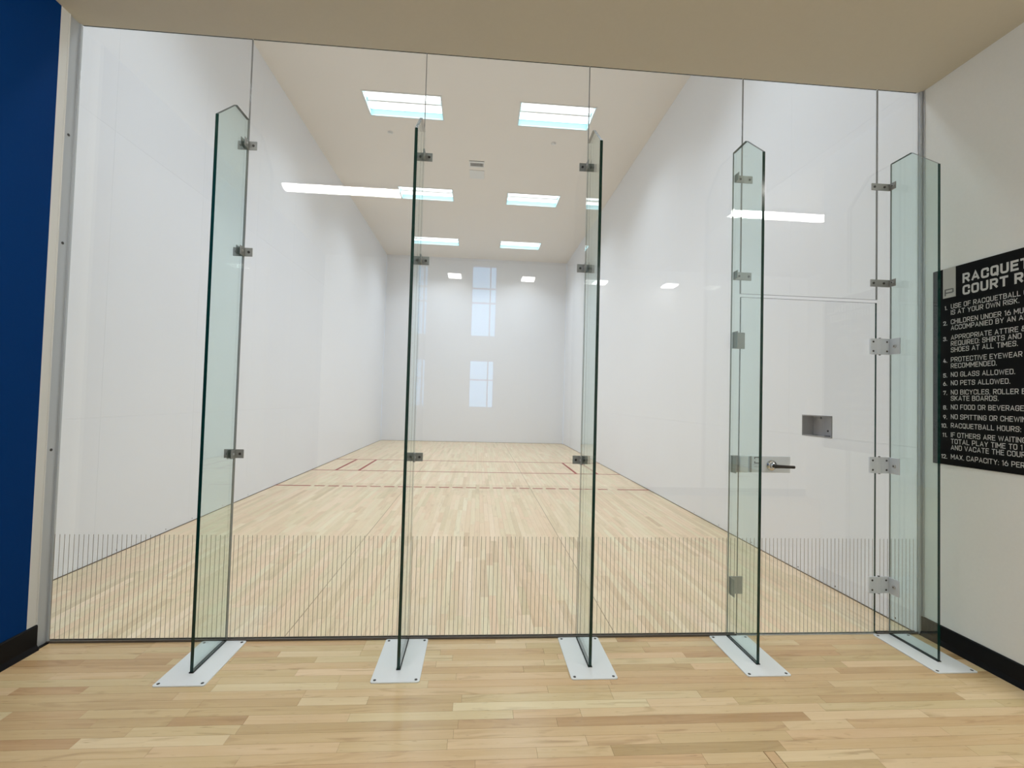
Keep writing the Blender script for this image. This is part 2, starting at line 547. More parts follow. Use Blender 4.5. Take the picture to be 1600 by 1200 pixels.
we = box('wall_lobby_side', (LX, LX + 0.12, LY, -0.84, 0, HT), MAT['lobby_white'])
tag(we, 'off-white side wall of the lobby round the corner behind the camera', 'wall', kind='structure')
WINS = [(3.012, 3.434, 2.434, 3.59), (3.012, 3.424, 1.31, 2.081), (1.316, 1.881, 1.14, 1.874)]
wv = box('wall_lobby_rear', [(c_[0], c_[1], LY - 0.12, LY, c_[2], c_[3]) for c_ in cells(XL - 0.16, LX + 0.12, 0, HT, WINS)], MAT['lobby_white'])
tag(wv, 'off-white rear wall of the lobby with narrow windows, seen only as a reflection', 'wall', kind='structure')

def window(i, x0, x1, z0, z1, label, bars_z, blind):
    r = empty('window_%d' % i, ((x0 + x1) / 2, LY, z0))
    tag(r, label, 'window', kind='structure')
    hw, hh = (x1 - x0) / 2, z1 - z0
    f = 0.025
    box('window_frame', [(-hw, -hw + f, -0.09, -0.03, 0, hh), (hw - f, hw, -0.09, -0.03, 0, hh), (-hw + f, hw - f, -0.09, -0.03, 0, f), (-hw + f, hw - f, -0.09, -0.03, hh - f, hh)], MAT['win_frame'], r)
    if blind:
        box('roller_blind', (-hw + f, hw - f, -0.045, -0.043, 0.02, hh - f), MAT['blind'], r)
    else:
        box('mullion', (hw * 0.42, hw * 0.42 + 0.02, -0.085, -0.035, f, hh - f), MAT['win_frame'], r)
        for z in bars_z:
            box('glazing_bar', (-hw + f, hw - f, -0.08, -0.04, z - 0.01, z + 0.01), MAT['win_frame'], r)
    box('pane', (-hw + f, hw - f, -0.064, -0.058, f, hh - f), MAT['pane'], r)
window(1, *WINS[0], 'tall narrow upper window mirrored in the middle of the glass', (0.55, 0.78), False)
window(2, *WINS[1], 'narrow lower window mirrored in the glass under the tall one', (0.45,), False)
window(3, *WINS[2], 'small window with a white blind mirrored left of centre', (), True)

# black vinyl base along the lobby walls
def baseboard(name, label, pts, x_wall, sgn, y0, y1):
    prof = [(x_wall, 0), (x_wall + sgn * 0.022, 0), (x_wall + sgn * 0.016, 0.016), (x_wall + sgn * 0.009, 0.03), (x_wall + sgn * 0.009, pts - 0.006), (x_wall + sgn * 0.004, pts), (x_wall, pts)]
    me = fix_normals(mesh(name, *prism([(p[0], p[1]) for p in prof], 'y', y0, y1), MAT['base_black']))
    o = link(name, me)
    tag(o, label, 'baseboard', kind='structure')
    return o
bl_ = baseboard('baseboard_left', 'black vinyl base strip along the blue wall', 0.14, XL, 1, LY, -0.077)
box('base_end', (XL - 0.006, XL + 0.012, -0.077, -0.003, 0, 0.006), MAT['base_black'], bl_)
baseboard('baseboard_right', 'black vinyl base strip under the sign wall', 0.122, XR, -1, -0.84, -0.012)

for nm_, lb_, b_ in (('baseboard_corner', 'black vinyl base strip round the corner from the sign', (XR, LX, -0.849, -0.8402, 0, 0.122)),
                     ('baseboard_rear', 'black vinyl base strip under the lobby windows', (XL + 0.023, LX, LY + 0.0002, LY + 0.009, 0, 0.122))):
    tag(box(nm_, b_, MAT['base_black'], bevel=0.002), lb_, 'baseboard', kind='structure')

# ------------------------------------------------------------------ glass wall
def pane_mesh(x0, x1, z0, z1, le=0, re=0):
    v, f = boxes([(x0, x1, 0, GT, z0, z1)])
    return mesh('glass_pane', v, f, [MAT['pane'], MAT['edge']], [1, 1, 0, re, 0, le])

SP, SW, STOP = 0.02616, 0.0027, 0.617
def stripes(parent, x0, x1, z0, ox, loc):
    v, f = [], []
    k0 = math.ceil((x0 + 0.008 - ox) / SP)
    k = k0
    while ox + k * SP < x1 - 0.008:
        xc = ox + k * SP
        n = len(v)
        v += [(xc - SW / 2, -0.0005, z0), (xc + SW / 2, -0.0005, z0), (xc + SW / 2, -0.0005, STOP), (xc - SW / 2, -0.0005, STOP),
              (xc - SW / 2, -0.0001, z0), (xc + SW / 2, -0.0001, z0), (xc + SW / 2, -0.0001, STOP), (xc - SW / 2, -0.0001, STOP)]
        f += [(n, n + 1, n + 2, n + 3), (n + 7, n + 6, n + 5, n + 4)]
        k += 1
    o = link('safety_stripes', mesh('safety_stripes', v, f, MAT['stripe']), parent, loc)
    tag(o, 'thin grey vertical stripes along the foot of the glass', kind='stuff')

gw = empty('wall_glass', (XL, 0, 0))
tag(gw, 'floor to ceiling clear glass wall between lobby and court', 'glass wall', kind='structure')
g = 0.002
edges = [XL - 0.004] + FIN_X[:3] + [DOOR[0]]
inv = (-XL, 0, 0)
for i in range(4):
    p = link('glass_pane', pane_mesh(edges[i] + g, edges[i + 1] - g, 0.006, HT + 0.004), gw, inv)
    stripes(p, edges[i], edges[i + 1], 0.016, 0.7615, (0, 0, 0))
p = link('glass_pane', pane_mesh(DOOR[1] + g, XR - 0.002, 0.006, HT + 0.004), gw, inv)
tag(p, 'narrow glass side light next to the door hinges')
stripes(p, DOOR[1], XR - 0.02, 0.016, 0.7615, (0, 0, 0))
p = link('glass_pane', pane_mesh(DOOR[0] + g, DOOR[1] - g, 2.197, HT + 0.004), gw, inv)
tag(p, 'glass transom above the door')
for x in FIN_X[:3] + [DOOR[0], DOOR[1]]:
    z0 = 0.006 if x < 4.5 else 2.197
    box('silicone_joint', (x - g, x + g, 0.001, GT - 0.001, z0, HT), MAT['silicone'], gw, inv)
sl = empty('trim_3', (XL, 0, 0))
tag(sl, 'dark floor channel holding the foot of the glass wall', 'trim', kind='structure')
for a_, b_ in ((XL - 0.004, DOOR[0] - 0.004), (DOOR[1] + 0.004, XR - 0.022)):
    box('sill_channel', [(a_, b_, -0.010, -0.0002, 0, 0.012), (a_, b_, GT + 0.0002, GT + 0.004, 0, 0.012)], MAT['sill'], sl, inv)
box('threshold', (DOOR[0], DOOR[1], -0.004, GT + 0.004, -0.01, 0.003), MAT['jamb'], sl, inv)
t2 = empty('trim_2', (XR, 0, 0))
tag(t2, 'slim aluminium channel where the glass meets the right wall', 'trim', kind='structure')
box('channel_lip', (-0.020, -0.001, -0.016, -0.001, 0, HT), MAT['channel'], t2, bevel=0.002)
box('channel_back', (-0.022, -0.001, GT + 0.001, GT + 0.006, 0, HT), MAT['silicone'], t2)
box('channel_leg', (-0.005, -0.0005, -0.030, -0.017, 0, HT), MAT['alu'], t2, bevel=0.001)

# ------------------------------------------------------------------ shared hardware meshes
BOLT = revolve('bolt_head', [(0.0075, 0), (0.0075, -0.003), (0.0055, -0.005)], 'y', MAT['bolt'], 12)
BOLTX = revolve('bolt_head_side', [(0.011, 0), (0.011, 0.004), (0.006, 0.0055)], 'x', MAT['alu'], 14)
BOLTC = revolve('bolt_socket', [(0.0045, 0.0056), (0.0045, 0.0062)], 'x', MAT['bolt'], 8)
SCREWZ = revolve('plate_screw', [(0.0075, 0), (0.0075, 0.0012), (0.004, 0.002)], 'z', MAT['bolt'], 12)
FT = 0.0085      # half thickness of a fin
FY0, FYP, FZ0, FZ1 = -0.315, -0.147, 2.955, 3.117

def fin_mesh():
    pts = [(FY0, 0.0065), (FY0, FZ0), (FYP, FZ1), (-0.0075, FZ1), (-0.0075, 0.0065)]
    v, f = prism(pts, 'x', -FT, FT)
    me = mesh('fin_glass', v, f, [MAT['fin'], MAT['edge']], [0, 0, 1, 1, 1, 0, 1])
    return fix_normals(me)
FIN = fin_mesh()

def plate_mesh():
    r, hw, y0, y1 = 0.012, 0.125, -0.42, -0.011
    pts = []
    for cx, cy, a0 in ((hw - r, y1 - r, 0), (-hw + r, y1 - r, 90), (-hw + r, y0 + r, 180), (hw - r, y0 + r, 270)):
        for k in range(5):
            a = math.radians(a0 + 22.5 * k)
            pts.append((cx + r * math.cos(a), cy + r * math.sin(a)))
    return fix_normals(mesh('base_plate', *prism(pts, 'z', 0.0003, 0.0055), MAT['plate']))
PLATE = plate_mesh()

def angle_leg(b, parent, name='bracket_leg', mat='bracket'):
    return box(name, b, MAT[mat], parent, bevel=0.001)

def seam_clip(root, z):
    """plate across the joint with an angle leg on either face of the fin"""
    c = box('clip', (-0.056, 0.056, -0.0065, -0.0008, -0.026, 0.026), MAT['bracket'], root, (0, 0, z), bevel=0.001)
    for s in (-1, 1):
        link('bolt', BOLT, c, (s * 0.036, -0.0065, 0))
        x0 = s * (FT + 0.0006)
        x1 = s * (FT + 0.0046)
        angle_leg((min(x0, x1), max(x0, x1), -0.056, -0.0065, -0.026, 0.026), c)
        o = link('leg_bolt', BOLTX, c, (x1, -0.034, 0), (s * 0.8, 0.62, 0.62))
    return c

def lap_clip(root, z, s, w, hh, leg=0.05):
    """plate on one side (s) of the fin lapping the neighbouring glass, with one leg on the fin"""
    x0 = s * (FT + 0.0006)
    x1 = s * w
    c = box('clip', (min(x0, x1), max(x0, x1), -0.0065, -0.0008, -hh, hh), MAT['bracket'], root, (0, 0, z), bevel=0.001)
    for fx in (0.36, 0.86):
        if hh > 0.04 and fx < 0.5: continue
        if hh > 0.04: continue
        link('bolt', BOLT, c, (s * (w * fx), -0.0065, 0))
    x2 = s * (FT + 0.0052)
    angle_leg((min(x0, x2), max(x0, x2), -leg, -0.0065, -hh, hh), c)
    o = link('leg_bolt', BOLTX, c, (x2, -leg * 0.62, 0), (s, 1, 1) if hh > 0.04 else (s * 0.8, 0.62, 0.62))
    link('leg_bolt_socket', BOLTC, c, (x2, -leg * 0.62, 0), (s, 1, 1))
    return c

labels = ['tall upright glass fin nearest the blue wall, on a white floor plate',
          'tall glass fin second from the blue wall, seen almost edge-on left of the court centre',
          'tall glass fin third from the blue wall, with its dark edge facing right of centre',
          'tall glass fin on the lock side of the door, behind the lever handle',
          'tall glass fin on the hinge side of the door, next to the black sign']
fins = []
for i, x in enumerate(FIN_X):
    r = empty('glass_fin', (x, 0, 0))
    tag(r, labels[i], 'glass fin', 'glass fins bracing the glass wall')
    link('fin_glass', FIN, r)
    pl = link('base_plate', PLATE, r)
    tag(pl, 'white powder coated floor plate')
    for sx in (-1, 1):
        for sy in (-0.401, -0.030):
            link('plate_screw', SCREWZ, pl, (sx * 0.105, sy, 0.0055))
    box('gasket', [(-FT - 0.0028, -FT - 0.0004, FY0 - 0.003, -0.012, 0.0055, 0.0095), (FT + 0.0004, FT + 0.0028, FY0 - 0.003, -0.012, 0.0055, 0.0095), (-FT - 0.0028, FT + 0.0028, FY0 - 0.0045, FY0 - 0.0006, 0.0055, 0.0095)], MAT['black'], r)
    box('back_seal', (-0.0025, 0.0025, -0.0073, -0.0006, 0.02, FZ1), MAT['silicone'], r)
    if i < 3:
        for z in (2.961, 2.310, 1.099):
            seam_clip(r, z)
    elif i == 3:
        lap_clip(r, 2.949, 1, 0.131, 0.024)
        lap_clip(r, 2.309, 1, 0.131, 0.026)
        lap_clip(r, 1.888, 1, 0.092, 0.053, 0.06)
        lap_clip(r, 0.320, 1, 0.097, 0.055, 0.06)
        k = lap_clip(r, 1.092, 1, 0.112, 0.054, 0.06)
        box('keeper_curve', (0.060, 0.116, -0.022, -0.0066, -0.054, 0.054), MAT['hinge'], k, bevel=0.005)
        k.name = 'lock_keeper'
    else:
        lap_clip(r, 2.957, -1, 0.139, 0.023)
        lap_clip(r, 2.307, -1, 0.144, 0.024)
    fins.append(r)

# ------------------------------------------------------------------ door
d = empty('door_1', (DOOR[1], 0, 0))
tag(d, 'frameless glass door with lever handle between two glass fins', 'door', kind='structure')
iv = (-DOOR[1], 0, 0)
leaf = link('door_leaf', pane_mesh(DOOR[0] + 0.003, DOOR[1] - 0.003, 0.008, 2.175, 1, 1), d, iv)
stripes(leaf, DOOR[0], DOOR[1], 0.012, 0.7615, (0, 0, 0))
for z in (1.883, 1.100, 0.321):
    h = box('hinge', (-0.056, 0.076, -0.0135, -0.0008, -0.0525, 0.0525), MAT['hinge'], d, (0, 0, z), bevel=0.002)
    # rounded knuckle and pins
    pts = [(0.008 + 0.020 * math.cos(a), -0.0125 - 0.004 * math.sin(a)) for a in [math.pi * k / 8 for k in range(9)]]
    link('knuckle', fix_normals(mesh('knuckle', *prism(pts, 'z', -0.053, 0.053), MAT['hinge'])), h)
    link('hinge_pin', revolve('hinge_pin', [(0.006, -0.058), (0.006, 0.058)], 'z', MAT['bolt'], 10), h, (0.012, -0.0075, 0))
    for sx in (-0.038, 0.058):
        for sz in (-0.031, 0.031):
            link('screw', BOLT, h, (sx, -0.0135, sz), (0.85, 0.5, 0.85))
    box('hinge_leg', (0.0765, 0.0828, -0.083, -0.0014, -0.0525, 0.0525), MAT['hinge'], h, bevel=0.001)
    link('leg_bolt', BOLTX, h, (0.0765, -0.050, 0), (-1.1, 1.1, 1.1))
    link('leg_bolt_socket', BOLTC, h, (0.0765, -0.050, 0), (-1.12, 1, 1))
lk = box('lock_plate', (4.922, 5.200, -0.016, -0.0008, 1.040, 1.145), MAT['hinge'], d, iv, bevel=0.0025)
box('plate_step', (4.925, 4.938, -0.020, -0.0161, 1.041, 1.144), MAT['bracket'], lk, bevel=0.001)
MK = []
x0, x1, z0, z1 = 4.957, 5.003, 1.0975, 1.140
t = 0.0055
y0, y1 = -0.0166, -0.0161
MK += [(x0, x1 - 0.006, y0, y1, z1 - t, z1), (x0, x1 - 0.006, y0, y1, z0, z0 + t), (x1 - t, x1, y0, y1, z0 + 0.006, z1 - 0.006),
       (x0, x0 + t, y0, y1, z1 - 0.014, z1), (x0, x0 + t, y0, y1, z0, z0 + 0.014), (x1 - 0.009, x1 - 0.002, y0, y1, z0 + 0.002, z0 + 0.008), (x1 - 0.009, x1 - 0.002, y0, y1, z1 - 0.008, z1 - 0.002)]
box('letter_mark', MK, MAT['black'], lk)
box('print_line', [(4.950, 5.003, y0, y1, 1.0885, 1.0905), (4.955, 5.003, y0, y1, 1.076, 1.079)], MAT['bracket'], lk)
rose = link('handle_rose', revolve('handle_rose', [(0.033, 0), (0.033, -0.010), (0.028, -0.016), (0.021, -0.018), (0.019, -0.034), (0.016, -0.036)], 'y', MAT['chrome'], 28), d, (5.070 - DOOR[1], -0.016, 1.088))
def lever_mesh():
    v, f = [], []
    pr = [(-0.012, 0.010, 0.010, -0.047), (0.0, 0.012, 0.012, -0.049), (0.03, 0.0105, 0.0085, -0.052), (0.08, 0.0095, 0.0065, -0.054), (0.118, 0.0095, 0.006, -0.054), (0.122, 0.006, 0.004, -0.054)]
    seg = 12
    for (x, rz, ry, yc) in pr:
        for k in range(seg):
            a = 2 * math.pi * k / seg
            ca, sa = math.cos(a), math.sin(a)
            v.append((x, yc + ry * math.copysign(abs(ca) ** 0.6, ca), rz * math.copysign(abs(sa) ** 0.6, sa)))
    for i in range(len(pr) - 1):
        for k in range(seg):
            j = (k + 1) % seg
            f.append((i * seg + k, i * seg + j, (i + 1) * seg + j, (i + 1) * seg + k))
    f.append(tuple(range(seg))[::-1]); f.append(tuple(range((len(pr) - 1) * seg, len(pr) * seg)))
    return fix_normals(mesh('lever_handle', v, f, MAT['lever']))
lv = link('lever_handle', lever_mesh(), rose)
lv.rotation_euler = (0, math.radians(1.5), 0)
link('spindle', revolve('spindle', [(0.011, -0.03), (0.011, -0.050)], 'y', MAT['lever'], 16), rose)

# ------------------------------------------------------------------ court ceiling lights
LBL = ['the hidden row close above the glass wall', 'the nearest, largest pair in view', 'the middle pair in view', 'the farthest, smallest pair in view']
def troffer():
    r = empty('ceiling_light')
    D = 0.10
    t = 0.004
    v, f = [], []
    ho = box('housing', [(-TW, -TW + t, -TD, TD, -0.002, D), (TW - t, TW, -TD, TD, -0.002, D), (-TW, TW, -TD, -TD + t, -0.002, D), (-TW, TW, TD - t, TD, -0.002, D), (-TW, TW, -TD, TD, D, D + t)], MAT['troffer'], r)
    fr = 0.022
    box('trim_frame', [(-TW - fr, -TW, -TD - fr, TD + fr, -0.006, -0.0005), (TW, TW + fr, -TD - fr, TD + fr, -0.006, -0.0005), (-TW, TW, -TD - fr, -TD, -0.006, -0.0005), (-TW, TW, TD, TD + fr, -0.006, -0.0005)], MAT['trim_white'], r)
    for s in (-1, 1):
        yc = s * 0.142
        hw = 0.118
        pts = [(yc + hw * math.cos(a), D - 0.008 - 0.034 * math.sin(a)) for a in [math.pi * k / 10 for k in range(11)]]
        me = fix_normals(mesh('lens', *prism(pts, 'x', -TW + 0.02, TW - 0.02), MAT['lamp']))
        link('lens', me, r)
        ld = bpy.data.lights.new('tube_bank', 'AREA')
        ld.shape = 'RECTANGLE'; ld.size = 2 * TW - 0.06; ld.size_y = 0.20
        ld.energy = COURT_WATT; ld.color = (0.87, 0.97, 1.07); ld.spread = math.radians(125)
        lo = bpy.data.objects.new('tube_bank', ld); COL.objects.link(lo)
        lo.location = (0, yc, D - 0.046); lo.parent = r
    box('centre_rib', (-TW + 0.01, TW - 0.01, -0.014, 0.014, D - 0.05, D - 0.004), MAT['trim_white'], r, bevel=0.003)
    return r
def copy_tree(o, parent=None):
    c = o.copy(); COL.objects.link(c); c.parent = parent
    for ch in o.children: copy_tree(ch, c)
    return c
proto = troffer()
for i, (x, y) in enumerate(TROFFERS):
    o = proto if i == 0 else copy_tree(proto)
    o.location = (x, y, H)
    tag(o, '%s court ceiling light of %s' % ('left' if i % 2 == 0 else 'right', LBL[i // 2]), 'ceiling light', 'recessed lights in the court ceiling')

# vent grille and hatch in the court ceiling
v_ = empty('ceiling_vent', (3.012, 6.10, H))
tag(v_, 'small slatted air vent between the lights in the court ceiling', 'vent')
box('vent_back', (-0.150, 0.150, -0.13, 0.12, -0.004, -0.0005), MAT['trim_white'], v_)
box('vent_throat', [(-0.128, 0.128, -0.045, 0.075, -0.0055, -0.0042)], MAT['grille_dark'], v_)
box('vent_slot', [(-0.150, 0.150, -0.128, -0.112, -0.006, -0.0042)], MAT['grille_dark'], v_)
for k in range(9):
    x = -0.112 + k * 0.028
    box('slat', (x - 0.005, x + 0.005, -0.047, 0.077, -0.014, -0.0056), MAT['trim_white'], v_)
h_ = empty('ceiling_hatch', (3.015, 6.51, H))
tag(h_, 'plain square cover plate just beyond the slatted ceiling vent', 'cover plate')
box('hatch_cover', (-0.155, 0.155, -0.17, 0.17, -0.010, -0.0005), MAT['trim_white'], h_, bevel=0.003)
box('hatch_rim', [(-0.162, 0.162, -0.177, -0.171, -0.006, -0.0005), (-0.162, 0.162, 0.171, 0.177, -0.006, -0.0005)], MAT['court_ceiling'], h_)
for k, (x, y) in enumerate(((1.466, 5.2), (4.426, 5.2))):
    s = empty('sprinkler', (x, y, H))
    tag(s, ('small flush sprinkler cover behind the left near ceiling light', 'small flush sprinkler cover behind the right near ceiling light')[k], 'sprinkler', 'sprinklers in the court ceiling')
    link('cover_ring', revolve('cover_ring', [(0.05, -0.0005), (0.05, -0.006), (0.04, -0.010)], 'z', MAT['joint'], 20), s)
    link('cover_cap', revolve('cover_cap', [(0.03, -0.0102), (0.03, -0.022), (0.018, -0.027)], 'z', MAT['trim_white'], 20), s)

# recessed metal box in the right wall of the court
b_ = empty('ball_box', (W, BOXH[0], BOXH[2]))
tag(b_, 'small grey metal box recessed in the court wall, seen through the door', 'wall box')
bw, bh, bd = BOXH[1] - BOXH[0], BOXH[3] - BOXH[2], 0.10
t = 0.004
box('box_shell', [(bd, bd + t, 0, bw, 0, bh), (0, bd, 0, t, 0, bh), (0, bd, bw - t, bw, 0, bh), (0, bd, t, bw - t, 0, t), (0, bd, t, bw - t, bh - t, bh)], MAT['steel_box'], b_)
e = 0.006
box('box_rim', [(-0.002, -0.0003, -e, 0.002, -e, bh + e), (-0.002, -0.0003, bw - 0.002, bw + e, -e, bh + e), (-0.002, -0.0003, 0.002, bw - 0.002, -e, 0.002), (-0.002, -0.0003, 0.002, bw - 0.002, bh - 0.002, bh + e)], MAT['silicone'], b_)
link('knock_out', revolve('knock_out', [(0.009, 0), (0.009, -0.002)], 'x', MAT['bolt'], 12), b_, (bd - 0.0002, 0.16, 0.045))
box('box_tab', [(0.012, 0.03, 0.05, 0.09, t, t + 0.006), (0.012, 0.03, 0.19, 0.23, t, t + 0.004)], MAT['bolt'], b_)
box('box_latch', [(0.02, 0.035, 0.15, 0.18, bh - 0.024, bh - t)], MAT['silicone'], b_)

# ------------------------------------------------------------------ lobby lamps (seen as reflections in the glass)
def strip_light(xc, label):
    r = empty('strip_light', (xc, -1.885, HT))
    tag(r, label, 'strip light', 'strip lights on the lobby ceiling')
    box('lamp_body', (-0.60, 0.60, -0.075, 0.075, -0.03, -0.0005), MAT['trim_white'], r, bevel=0.003)
    pts = [(0.062 * math.cos(a), -0.0302 - 0.04 * math.sin(a)) for a in [math.pi * k / 10 for k in range(11)]]
    link('lamp_lens', fix_normals(mesh('lamp_lens', *prism(pts, 'x', -0.585, 0.585), MAT['strip'])), r)
    box('end_cap', (-0.60, -0.586, -0.066, 0.066, -0.072, -0.0305), MAT['trim_white'], r)
    box('end_cap', (0.586, 0.60, -0.066, 0.066, -0.072, -0.0305), MAT['trim_white'], r)
strip_light(1.717, 'long lobby strip light mirrored in the glass on the left')
strip_light(6.46, 'long lobby strip light mirrored in the glass above the door')
for k, x in enumerate((2.766, 3.895, 5.025, 6.145)):
    r = empty('pendant_lamp', (x, -4.0, HT))
    tag(r, '%s of four small pendant lamps mirrored high in the glass' % ('first', 'second', 'third', 'last')[k], 'pendant lamp', 'small pendant lamps in the lobby')
    link('ceiling_rose', revolve('ceiling_rose', [(0.05, -0.0005), (0.05, -0.015), (0.03, -0.025)], 'z', MAT['trim_white'], 18), r)
    link('stem', revolve('stem', [(0.006, -0.024), (0.006, -0.25)], 'z', MAT['trim_white'], 8), r)
    box('lamp_body', (-0.11, 0.11, -0.11, 0.11, -0.285, -0.25), MAT['trim_white'], r, bevel=0.004)
    box('lamp_lens', (-0.098, 0.098, -0.098, 0.098, -0.310, -0.2852), MAT['spot'], r, bevel=0.006)

# ------------------------------------------------------------------ rules sign on the right wall
SX = XR - 0.008           # face of the board
sg = empty('rules_sign', (XR, -0.088, 1.133))
tag(sg, 'black board of racquetball court rules in white capitals on the right wall', 'sign')
def sloc(y, z): return (0, y + 0.088, z - 1.133)
o = box('sign_board', (-0.008, -0.0005, -0.725, 0.0, 0.0, 2.37 - 1.133), MAT['sign_black'], sg, bevel=0.001)

# plain squared capitals drawn as strokes: (x, y, corner radius) on a cap height of 1
def _g():
    w = 0.56
    m = w / 2
    c = 0.20
    G = {}
    G['A'] = (w + 0.06, [[(0, 0), (m + 0.03, 1), (w + 0.06, 0)], [(0.11, 0.30), (w - 0.05, 0.30)]])
    G['B'] = (w, [[(0, 0), (0, 1), (w - 0.03, 1, c), (w - 0.03, 0.54, c), (0, 0.54)], [(0, 0.54), (w, 0.54, c), (w, 0, c), (0, 0)]])
    G['C'] = (w, [[(w, 0.74), (w, 1, c), (0, 1, c), (0, 0, c), (w, 0, c), (w, 0.26)]])
    G['D'] = (w, [[(0, 0), (0, 1), (w, 1, c), (w, 0, c), (0, 0)]])
    G['E'] = (w - 0.06, [[(w - 0.06, 1), (0, 1), (0, 0), (w - 0.06, 0)], [(0, 0.53), (w - 0.12, 0.53)]])
    G['F'] = (w - 0.06, [[(w - 0.06, 1), (0, 1), (0, 0)], [(0, 0.50), (w - 0.12, 0.50)]])
    G['G'] = (w, [[(w, 0.76), (w, 1, c), (0, 1, c), (0, 0, c), (w, 0, c), (w, 0.48), (m, 0.48)]])
    G['H'] = (w, [[(0, 0), (0, 1)], [(w, 0), (w, 1)], [(0, 0.53), (w, 0.53)]])
    G['I'] = (0.0, [[(0, 0), (0, 1)]])
    G['J'] = (w, [[(w, 1), (w, 0, c), (0, 0, c), (0, 0.25)]])
    G['K'] = (w, [[(0, 0), (0, 1)], [(w, 1), (0.04, 0.45)], [(0.20, 0.60), (w, 0)]])
    G['L'] = (w - 0.08, [[(0, 1), (0, 0), (w - 0.08, 0)]])
    G['M'] = (w + 0.16, [[(0, 0), (0, 1)], [(w + 0.16, 1), (w + 0.16, 0)], [(0, 1), (m + 0.08, 0.32), (w + 0.16, 1)]])
    G['N'] = (w, [[(0, 0), (0, 1)], [(w, 0), (w, 1)], [(0, 1), (w, 0)]])
    G['O'] = (w, [[(m, 1), (w, 1, c), (w, 0, c), (0, 0, c), (0, 1, c), (m, 1)]])
    G['P'] = (w, [[(0, 0), (0, 1), (w, 1, c), (w, 0.42, c), (0, 0.42)]])
    G['Q'] = (w, G['O'][1] + [[(m + 0.02, 0.2), (w + 0.03, -0.12)]])
    G['R'] = (w, [[(0, 0), (0, 1), (w, 1, c), (w, 0.46, c), (0, 0.46)], [(m, 0.46), (w, 0)]])
    G['S'] = (w, [[(w, 0.78), (w, 1, c), (0, 1, c), (0, 0.53, c), (w, 0.53, c), (w, 0, c), (0, 0, c), (0, 0.22)]])
    G['T'] = (w, [[(0, 1), (w, 1)], [(m, 1), (m, 0)]])
    G['U'] = (w, [[(0, 1), (0, 0, c), (w, 0, c), (w, 1)]])
    G['V'] = (w + 0.04, [[(0, 1), (m + 0.02, 0), (w + 0.04, 1)]])
    G['W'] = (w + 0.34, [[(0, 1), (0.22, 0), (0.45, 0.9), (0.68, 0), (w + 0.34, 1)]])
    G['X'] = (w, [[(0, 0), (w, 1)], [(0, 1), (w, 0)]])
    G['Y'] = (w + 0.04, [[(0, 1), (m + 0.02, 0.45), (w + 0.04, 1)], [(m + 0.02, 0.45), (m + 0.02, 0)]])
    G['Z'] = (w, [[(0, 1), (w, 1), (0, 0), (w, 0)]])
    G['0'] = G['O']
    G['1'] = (0.22, [[(0, 0.84), (0.20, 1), (0.20, 0)]])
    G['2'] = (w, [[(0, 0.78), (0, 1, c), (w, 1, c), (w, 0.58, c), (0, 0), (w, 0)]])
    G['3'] = (w, [[(0, 0.82), (0, 1, c), (w, 1, c), (w, 0.53, c), (0.2, 0.53)], [(0.2, 0.53), (w, 0.53, c), (w, 0, c), (0, 0, c), (0, 0.18)]])
    G['4'] = (w, [[(0.30, 1), (0, 0.26), (w, 0.26)], [(0.42, 0.5), (0.42, 0)]])
    G['5'] = (w, [[(w, 1), (0.03, 1), (0, 0.56), (w, 0.62, c), (w, 0, c), (0, 0, c), (0, 0.18)]])
    G['6'] = (w, [[(0.34, 1), (0, 0.45, 0.1), (0, 0, c), (w, 0, c), (w, 0.58, c), (0.06, 0.58)]])
    G['7'] = (w, [[(0, 0.86), (0, 1), (w, 1), (0.18, 0)]])
    G['8'] = (w, [[(m, 1), (w, 1, c), (w, 0.54, c), (0, 0.54, c), (0, 1, c), (m, 1)], [(m, 0.54), (w, 0.54, c), (w, 0, c), (0, 0, c), (0, 0.54, c), (m, 0.54)]])
    G['9'] = (w, [[(0.22, 0), (w, 0.55, 0.1), (w, 1, c), (0, 1, c), (0, 0.42, c), (w - 0.06, 0.42)]])
    G['.'] = (0.0, [[(0, 0.0), (0, 0.03)]])
    G[','] = (0.0, [[(0, 0.02), (-0.05, -0.12)]])
    G[':'] = (0.0, [[(0, 0.0), (0, 0.03)], [(0, 0.60), (0, 0.63)]])
    G['&'] = (w + 0.06, [[(w + 0.06, 0), (0.10, 0.74, 0.08), (0.10, 1, 0.12), (0.42, 1, 0.12), (0.42, 0.62, 0.1), (0, 0.42, 0.1), (0, 0, c), (w - 0.1, 0, c), (w + 0.06, 0.42)]])
    return G
GLYPH = _g()

def rounded(path):
    out = []
    n = len(path)
    for i, p in enumerate(path):
        if len(p) == 2 or i in (0, n - 1):
            out.append(Vector((p[0], p[1])))
            continue
        P = Vector(p[:2]); A = Vector(path[i - 1][:2]); B = Vector(path[i + 1][:2])
        r = min(p[2], (A - P).length * 0.5, (B - P).length * 0.5)
        a = P + (A - P).normalized() * r
        b = P + (B - P).normalized() * r
        for k in range(4):
            t = k / 3
            out.append(a * (1 - t) ** 2 + P * 2 * t * (1 - t) + b * t ** 2)
    res = [out[0]]
    for p in out[1:]:
        if (p - res[-1]).length > 1e-4: res.append(p)
    return res

